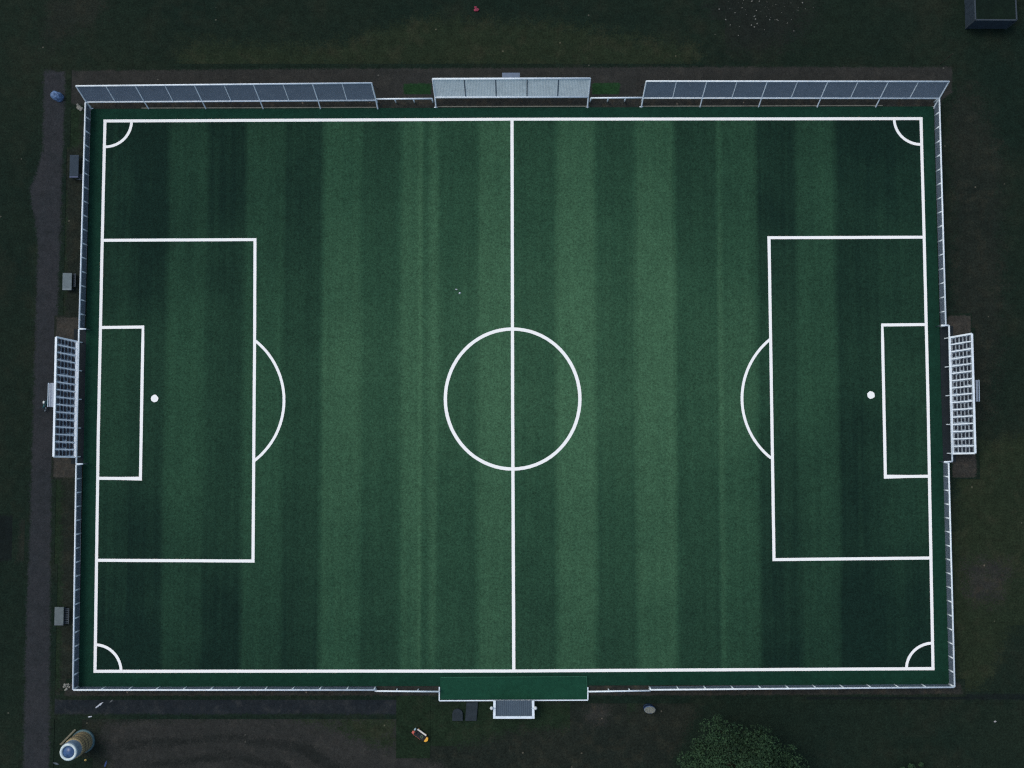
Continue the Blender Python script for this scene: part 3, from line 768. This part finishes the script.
# ------------------------------------------------------------------ blue covered bundle
def bundle():
    c = P(56.3, 95.6, .5)
    b = MB(); n, m = 26, 12; i0 = 0
    for j in range(m + 1):
        ph = math.pi / 2 * j / m
        for k in range(n):
            t = 2 * math.pi * k / n
            cx, cy = math.cos(t), math.sin(t)
            e = (abs(cx) ** 2.6 + abs(cy) ** 2.6) ** (-1 / 2.6)
            fold = 1 + .06 * math.sin(5 * t + 2 * j * .3) + random.uniform(-.05, .05)
            b.v.append(Vector((c.x + cx * e * .74 * math.cos(ph) ** .7 * fold if j < m else c.x, c.y + cy * e * .56 * math.cos(ph) ** .7 * fold if j < m else c.y, .02 + 1.0 * math.sin(ph) * (1 + random.uniform(-.03, .03)))))
    for j in range(m):
        for k in range(n): b.f.append((j * n + k, j * n + (k + 1) % n, (j + 1) * n + (k + 1) % n, (j + 1) * n + k))
    for v in b.v:
        d = v - Vector((c.x, c.y, 0)); d.rotate(Matrix.Rotation(R(-25), 3, 'Z')); v.x, v.y = c.x + d.x, c.y + d.y
    o = b.build('tarpaulin_bundle', plain('blue_tarpaulin', C(88, 114, 156), .55, .25, var=.4, scale=2.4, dirt=C(50, 68, 104), dirt_amt=.8), None, False)
    tag(o, 'rounded heap under a blue tarpaulin on the path corner at top left', 'bundle')
bundle()

# rubble at the fence corners
m_rub = plain('pale_rubble', C(132, 132, 130), .9, .1, var=.35, scale=3)
def rubble(label, px, py, r, n):
    b = MB(); c = P(px, py, 0)
    for k in range(n):
        t = random.uniform(0, 6.28); d = r * math.sqrt(random.random()); s = random.uniform(.1, .19)
        b.rock((c.x + d * math.cos(t), c.y + d * math.sin(t), s * .5), s)
    tag(b.build('rubble_pile', m_rub, None), label, 'rubble pile', 'rubble at the fence corners')
rubble('small pile of pale rubble outside the top left fence corner', 80.5, 107, .45, 13)
rubble('few white stones outside the bottom left fence corner', 67.5, 687, .4, 9)

# ------------------------------------------------------------------ litter
m_lit = plain('white_plastic', C(184, 190, 206), .6, .2, var=.15)
def scrap(label, px, py, L, W, ang, mat, h=.08, name='plastic_scrap'):
    c = P(px, py, 0); b = MB(); n = 9; d = Vector((math.cos(R(ang)), math.sin(R(ang)), 0)); s = Vector((-d.y, d.x, 0))
    rows = []
    for i in range(n):
        u = i / (n - 1) * 2 - 1; wd = W / 2 * math.sqrt(max(.06, 1 - u * u)) * random.uniform(.8, 1.1)
        for k in (-1, 0, 1):
            b.v.append(c + d * (u * L / 2) + s * (k * wd) + Vector((0, 0, (h if k == 0 else .015) * random.uniform(.7, 1.2) + .012)))
    for i in range(n - 1):
        for k in range(2): b.f.append((i * 3 + k, (i + 1) * 3 + k, (i + 1) * 3 + k + 1, i * 3 + k + 1))
    o = b.build(name, mat, None); so = o.modifiers.new('thick', 'SOLIDIFY'); so.thickness = .012
    return tag(o, label, 'litter', 'litter on the ground')
scrap('long white plastic strip lying on the dark path at bottom left', 99.5, 705, 1.15, .34, 38, m_lit)
scrap('short white plastic scrap on the lower edge of the dark path', 90.2, 716.6, .5, .3, 10, m_lit)
scrap('pale scrap on the dark path right of the long white strip', 111.5, 701, .5, .25, 40, plain('dull_plastic', C(96, 100, 106), .7, .2))
scrap('small yellow scrap beside the round tank', 85.6, 760, .3, .26, 30, plain('yellow_plastic', C(176, 150, 90), .6, .2))
scrap('blue scrap on the gravel right of the round tank', 105.8, 763.8, .8, .28, 75, plain('blue_plastic', C(56, 76, 124), .6, .2))
scrap('grey torn scrap left of the round tank', 56, 763.5, .8, .2, -15, plain('grey_plastic', C(84, 96, 110), .7, .2))
scrap('white scrap on the dark ground at bottom right', 995, 721.5, .32, .22, 5, plain('pale_plastic', C(150, 150, 156), .7, .2))
scrap('pale leaf lying on the pitch left of the halfway line, upper one of two', 456.4, 289.6, .26, .16, -20, m_lit).location.z = ZT
scrap('pale leaf lying on the pitch left of the halfway line, lower one of two', 459.8, 293.2, .28, .2, 30, m_lit).location.z = ZT
rb = MB(); c = P(476.2, 9.5, 0)
for k in range(6): rb.rock((c.x + random.uniform(-.2, .2), c.y + random.uniform(-.18, .18), .14), random.uniform(.13, .2), 8)
tag(rb.build('cloth_bundle', plain('red_cloth', C(142, 62, 84), .9, .1, var=.4, scale=5), None), 'small red cloth bundle on the grass above the middle screen', 'bundle')
fl = MB()
for k in range(60):
    x = random.gauss(762, 26); y = abs(random.gauss(0, 16)); q = P(x, y, .03)
    fl.rock(q, random.choice((.03, .04, .05, .05, .08, .11)), 6)
tag(fl.build('pale_pebbles', plain('pebble', C(108, 110, 108), .9, .1), None), 'scattered pale pebbles on dark ground at the top right', 'pebbles', kind='stuff')

# ------------------------------------------------------------------ blue drum filled with pale gravel
def drum():
    c = P(648.2, 706.4, 0); r = .66; h = 1.45
    T = thing('gravel_tub', 'oval blue tub filled with pale gravel below the bottom right fence', 'tub', (c.x, c.y, 0))
    mb_ = plain('drum_blue', C(66, 90, 126), .5, .3, var=.15); md = plain('drum_band', C(30, 42, 72), .6, .2)
    def oval(b):
        for v in b.v: v.y = c.y + (v.y - c.y) * .62
        return b
    oval(MB().lathe([(r * .92, 0), (r * .94, .3), (r, .32), (r, h), (r - .06, h), (r - .06, h - .08)], (c.x, c.y, 0), 26)).build('shell', mb_, T, True)
    oval(MB().lathe([(r + .01, .65), (r + .015, .66), (r + .015, 1.2), (r + .01, 1.21)], (c.x, c.y, 0), 26)).build('band', md, T, True)
    f = MB()
    for k in range(240):
        t = random.uniform(0, 6.28); d = (r - .04) * math.sqrt(random.random()); f.rock((c.x + d * math.cos(t), c.y + d * math.sin(t), h + .02), random.uniform(.05, .085), 6)
    f.lathe([(.001, h + .03), (r - .1, h + .02), (r - .06, h - .06)], (c.x, c.y, 0), 20)
    oval(f).build('gravel_fill', plain('pale_gravel', C(118, 122, 120), .9, .1, var=.4, scale=8), T)
drum()

# ------------------------------------------------------------------ ride-on mower
def mower():
    a = P(413.3, 729.8, .5); b = P(427.8, 740.2, .5); f = b - a; f.z = 0; L = f.length; f.normalize(); s = Vector((-f.y, f.x, 0))
    c = (a + b) / 2; c.z = 0; rz = math.atan2(f.y, f.x); up = Vector((0, 0, 1))
    T = thing('ride_on_mower', 'small ride-on mower with yellow nose, black top and white and red side', 'mower', c)
    mr, mw, mk, my = plain('red_paint', C(190, 92, 84), .4, .4), plain('mower_white', C(216, 212, 210), .4, .4), plain('black_vinyl', C(22, 28, 34), .6, .3), plain('yellow_paint', C(226, 166, 56), .4, .4)
    MB().box(c + up * .45, (L * .80, .62, .26), rz).build('body', mk, T, bevel=.04)
    for sg in (-1, 1):
        MB().box(c - f * .05 + s * sg * -.34 + up * .52, (L * .6, .2, .12), rz).build('fender', mw if sg < 0 else mk, T, bevel=.03)
    MB().box(c + f * .02 + s * .06 + up * .62, (L * .56, .36, .1), rz).build('deck_cover', mk, T, bevel=.03)
    st = MB().box(c - f * .45 + s * .05 + up * .74, (.42, .4, .1), rz).box(c - f * .68 + s * .05 + up * .9, (.08, .4, .34), rz).build('seat', mk, T, bevel=.03)
    MB().box(c - f * (L * .43) - s * .2 + up * .58, (.26, .34, .2), rz).build('rear_guard', mr, T, bevel=.03)
    MB().box(c - f * (L * .12) - s * .46 + up * .4, (L * .5, .06, .16), rz).build('side_strip', mr, T, bevel=.02)
    MB().box(c - f * (L * .44) + s * .2 + up * .55, (.16, .3, .2), rz).build('rear_box', plain('pale_box', C(150, 176, 190), .5, .3), T, bevel=.02)
    h = MB(); k = c + f * (L * .40)
    h.prism([k + s * .3 - f * .12, k - s * .34 - f * .12, k - s * .3 + f * .12, k - s * .02 + f * .24, k + s * .26 + f * .1], .3, .68)
    h.build('hood', my, T, bevel=.04)
    sw = c + f * .2 + s * .05 + up * .92
    MB().torus(sw, .15, .018, up - f * .5, 18, 6).tube(sw, sw - up * .3 + f * .12, .02, 6).build('steering_wheel', plain('grip_green', C(120, 140, 110), .6, .2), T)
    for x, y, r in ((-.55, .36, .24), (-.55, -.36, .24), (.5, .34, .18), (.5, -.34, .18)):
        p = c + f * x + s * y + up * r
        w_ = MB().tube(p - s * .07, p + s * .07, r, 16).build('wheel', plain('tyre_black', C(22, 25, 28), .9, .1), T)
        MB().tube(p - s * .075, p + s * .075, r * .45, 10).build('hub', my, w_)
mower()

# ------------------------------------------------------------------ round water tank at the bottom left
def tank():
    top_z = 4.0
    ct = P(68.2, 752.2, top_z); cb = Vector((ct.x, ct.y, 0)); r = .96
    T = thing('water_tank', 'round timber water tank with white rim and blue top at bottom left', 'water tank', (ct.x, ct.y, 0))
    m, n, l, b = nodes('tank_timber', .85, .15)
    tc = n.new('ShaderNodeTexCoord'); sx = n.new('ShaderNodeSeparateXYZ'); l.new(tc.outputs['Object'], sx.inputs[0])
    ang = n.new('ShaderNodeMath'); ang.operation = 'ARCTAN2'; l.new(sx.outputs[1], ang.inputs[0]); l.new(sx.outputs[0], ang.inputs[1])
    fr = math_node(n, l, 'FRACT', math_node(n, l, 'MULTIPLY', ang.outputs[0], 26 / 6.2832))
    gap = math_node(n, l, 'LESS_THAN', fr, .14)
    nn = maprange(n, l, noise(n, l, tc.outputs['Object'], 2.2, 5, .7), .3, .7, 0, 1)
    col = mixc(n, l, nn, C(172, 154, 120), C(132, 122, 100)); col = mixc(n, l, gap, col, C(84, 78, 68))
    l.new(col, b.inputs['Base Color'])
    MB().lathe([(r * 1.24, .35), (r * 1.2, 2.75), (r * 1.02, 2.8)], cb, 32).build('barrel', m, T, False)
    hp = plain('hoop_iron', C(70, 66, 62), .6, .3, .3)
    for z in (.7, 1.4, 2.1): MB().torus(cb + Vector((0, 0, z)), r * 1.225, .04, (0, 0, 1), 36, 6).build('hoop', hp, T, True)
    MB().lathe([(r * 1.42, 0), (r * 1.42, .3), (r * 1.2, .36)], cb, 32).build('base_ring', plain('base_teal', C(74, 100, 110), .7, .2, var=.2), T, False)
    MB().lathe([(r * 1.06, 2.72), (r * 1.06, top_z - .2), (r * .96, top_z - .12)], cb, 32).build('collar', plain('collar_blue', C(124, 146, 172), .5, .3, var=.2), T, False)
    MB().torus(cb + Vector((0, 0, top_z - .06)), r * .88, .15, (0, 0, 1), 36, 10).build('rim', plain('rim_white', C(200, 214, 222), .5, .3, var=.12, dirt=C(130, 150, 165)), T, True)
    wt = MB().lathe([(.001, top_z - .34), (r * .78, top_z - .34), (r * .8, top_z - .1)], cb, 28).build('lid', plain('lid_blue', C(62, 90, 134), .35, .5, var=.4, scale=3), T, True)
    MB().lathe([(.22, top_z - .34), (.2, top_z - .2), (.1, top_z - .12), (.001, top_z - .1)], cb, 14).build('hatch', plain('hatch_pale', C(140, 158, 180), .5, .3), wt, True)
    # plank leaning on its side
    a = P(75.2, 729.6, .05); b_ = P(60.6, 744.6, 2.9); d = (b_ - a)
    MB().bar(a, b_, .2, .06).build('ladder_plank', plain('old_plank', C(150, 144, 128), .9, .1, var=.2), T)
    MB().bar(b_, Vector((cb.x - r * .8, cb.y + r * .7, 2.8)), .06, .06).build('plank_bracket', hp, T)
tank()

# ------------------------------------------------------------------ shed at the top right
def shed():
    z = 2.5
    a, b = P(975.3, 20.0, z), P(1016.5, 20.2, z); c, d = P(1013, -46, z), P(973, -46, z)
    T = thing('flat_roofed_shed', 'dark slate shed with a mossy green flat roof at the top right corner', 'shed', ((a.x + c.x) / 2, (a.y + c.y) / 2, 0))
    msl = plain('slate_wall', C(46, 58, 72), .8, .15, var=.2, scale=2); tr = plain('shed_trim', C(54, 64, 76), .7, .2)
    pts = [a, b, c, d]
    MB().prism(pts, 0, z - .12).build('wall', msl, T)
    ctr = (a + c) / 2
    mo = ground_mat('mossy_roof', C(17, 29, 26), C(20, 33, 27), big=.3, fine=4.5, amp=.35)
    MB().prism([p.lerp(ctr, .02) for p in pts], z - .11, z).build('roof', mo, T)
    t_ = MB()
    for i in range(4): t_.bar(pts[i], pts[(i + 1) % 4], .16, .16)
    t_.build('roof_edge', tr, T)
    for p in (a, b): MB().bar((p.x, p.y, 0), (p.x, p.y, z - .1), .13, .13).build('corner_post', tr, T)
shed()

# ------------------------------------------------------------------ trees at the bottom edge
def leaf_mat(name, c1, c2):
    m, n, l, b = nodes(name, .8, .15)
    oi = n.new('ShaderNodeNewGeometry')
    col = mixc(n, l, oi.outputs['Random Per Island'], c1, c2)
    tc = n.new('ShaderNodeTexCoord')
    col = scalec(n, l, col, maprange(n, l, noise(n, l, tc.outputs['Object'], .55, 4, .7), .35, .65, .65, 1.3))
    l.new(col, b.inputs['Base Color']); return m
m_leaf = leaf_mat('leaf', C(23, 43, 31), C(46, 70, 49)); m_bark = plain('bark', C(52, 46, 40), .9, .1, var=.3)
def tree(label, px, py, zc, r, leaves, size, name='broadleaf_tree', cat='tree', clumps=70):
    c = P(px, py, zc); base = Vector((c.x, c.y, 0))
    T = thing(name, label, cat, base)
    tk = MB().tube(base, base + Vector((.1, 0, zc * .55)), r * .07, 10, r * .05)
    top = base + Vector((.1, 0, zc * .55))
    cl = []
    for k in range(clumps):
        t = 2.39996 * k; u = math.sqrt((k + .5) / clumps)
        wob = 1 + .10 * math.sin(3 * t + 1) + .07 * math.sin(7 * t)
        d = r * .90 * u * wob
        z = zc + r * .62 * math.sqrt(max(0, 1 - u * u)) - r * .25 * u + random.uniform(-.4, .4)
        cl.append((Vector((c.x + d * math.cos(t), c.y + d * math.sin(t), z)), r * random.uniform(.09, .17)))
    for p, q in cl[::5]: tk.tube(top - Vector((0, 0, random.uniform(0, zc * .15))), p - Vector((0, 0, q)), r * .022, 6, r * .006)
    tk.build('trunk', m_bark, T)
    b = MB()
    for k in range(leaves):
        p, q = random.choice(cl)
        v = Vector((random.gauss(0, 1), random.gauss(0, 1), random.gauss(0, .8)))
        v = v.normalized() * q * random.random() ** .4
        p = p + v; n = (v.normalized() + Vector((0, 0, .8)) + Vector((random.uniform(-.6, .6), random.uniform(-.6, .6), 0))).normalized()
        a = n.orthogonal().normalized(); a.rotate(Matrix.Rotation(random.uniform(0, 6.28), 3, n)); e = n.cross(a); s = size * random.uniform(.6, 1.3)
        b.quad([p - a * s, p + e * s * .55, p + a * s, p - e * s * .55])
    b.build('crown', m_leaf, T)
tree('large round dark green tree cut by the bottom edge of the photo', 741, 782, 5.5, 6.9, 34000, .13, clumps=210)
tree('low dark green bush at the bottom edge, right of the large round tree', 913, 785, 1.5, 2.9, 5000, .11, 'bush', 'bush', 26)
# thin marker pole near the right end of the upper path
p = P(940, 64, 0)
mp_ = MB().tube(p, p + Vector((.1, 0, 3.2)), .05, 6)
tag(mp_.build('marker_pole', plain('pole_grey', C(52, 50, 48), .8, .1), None), 'thin dark marker pole above the top right fence corner', 'pole')
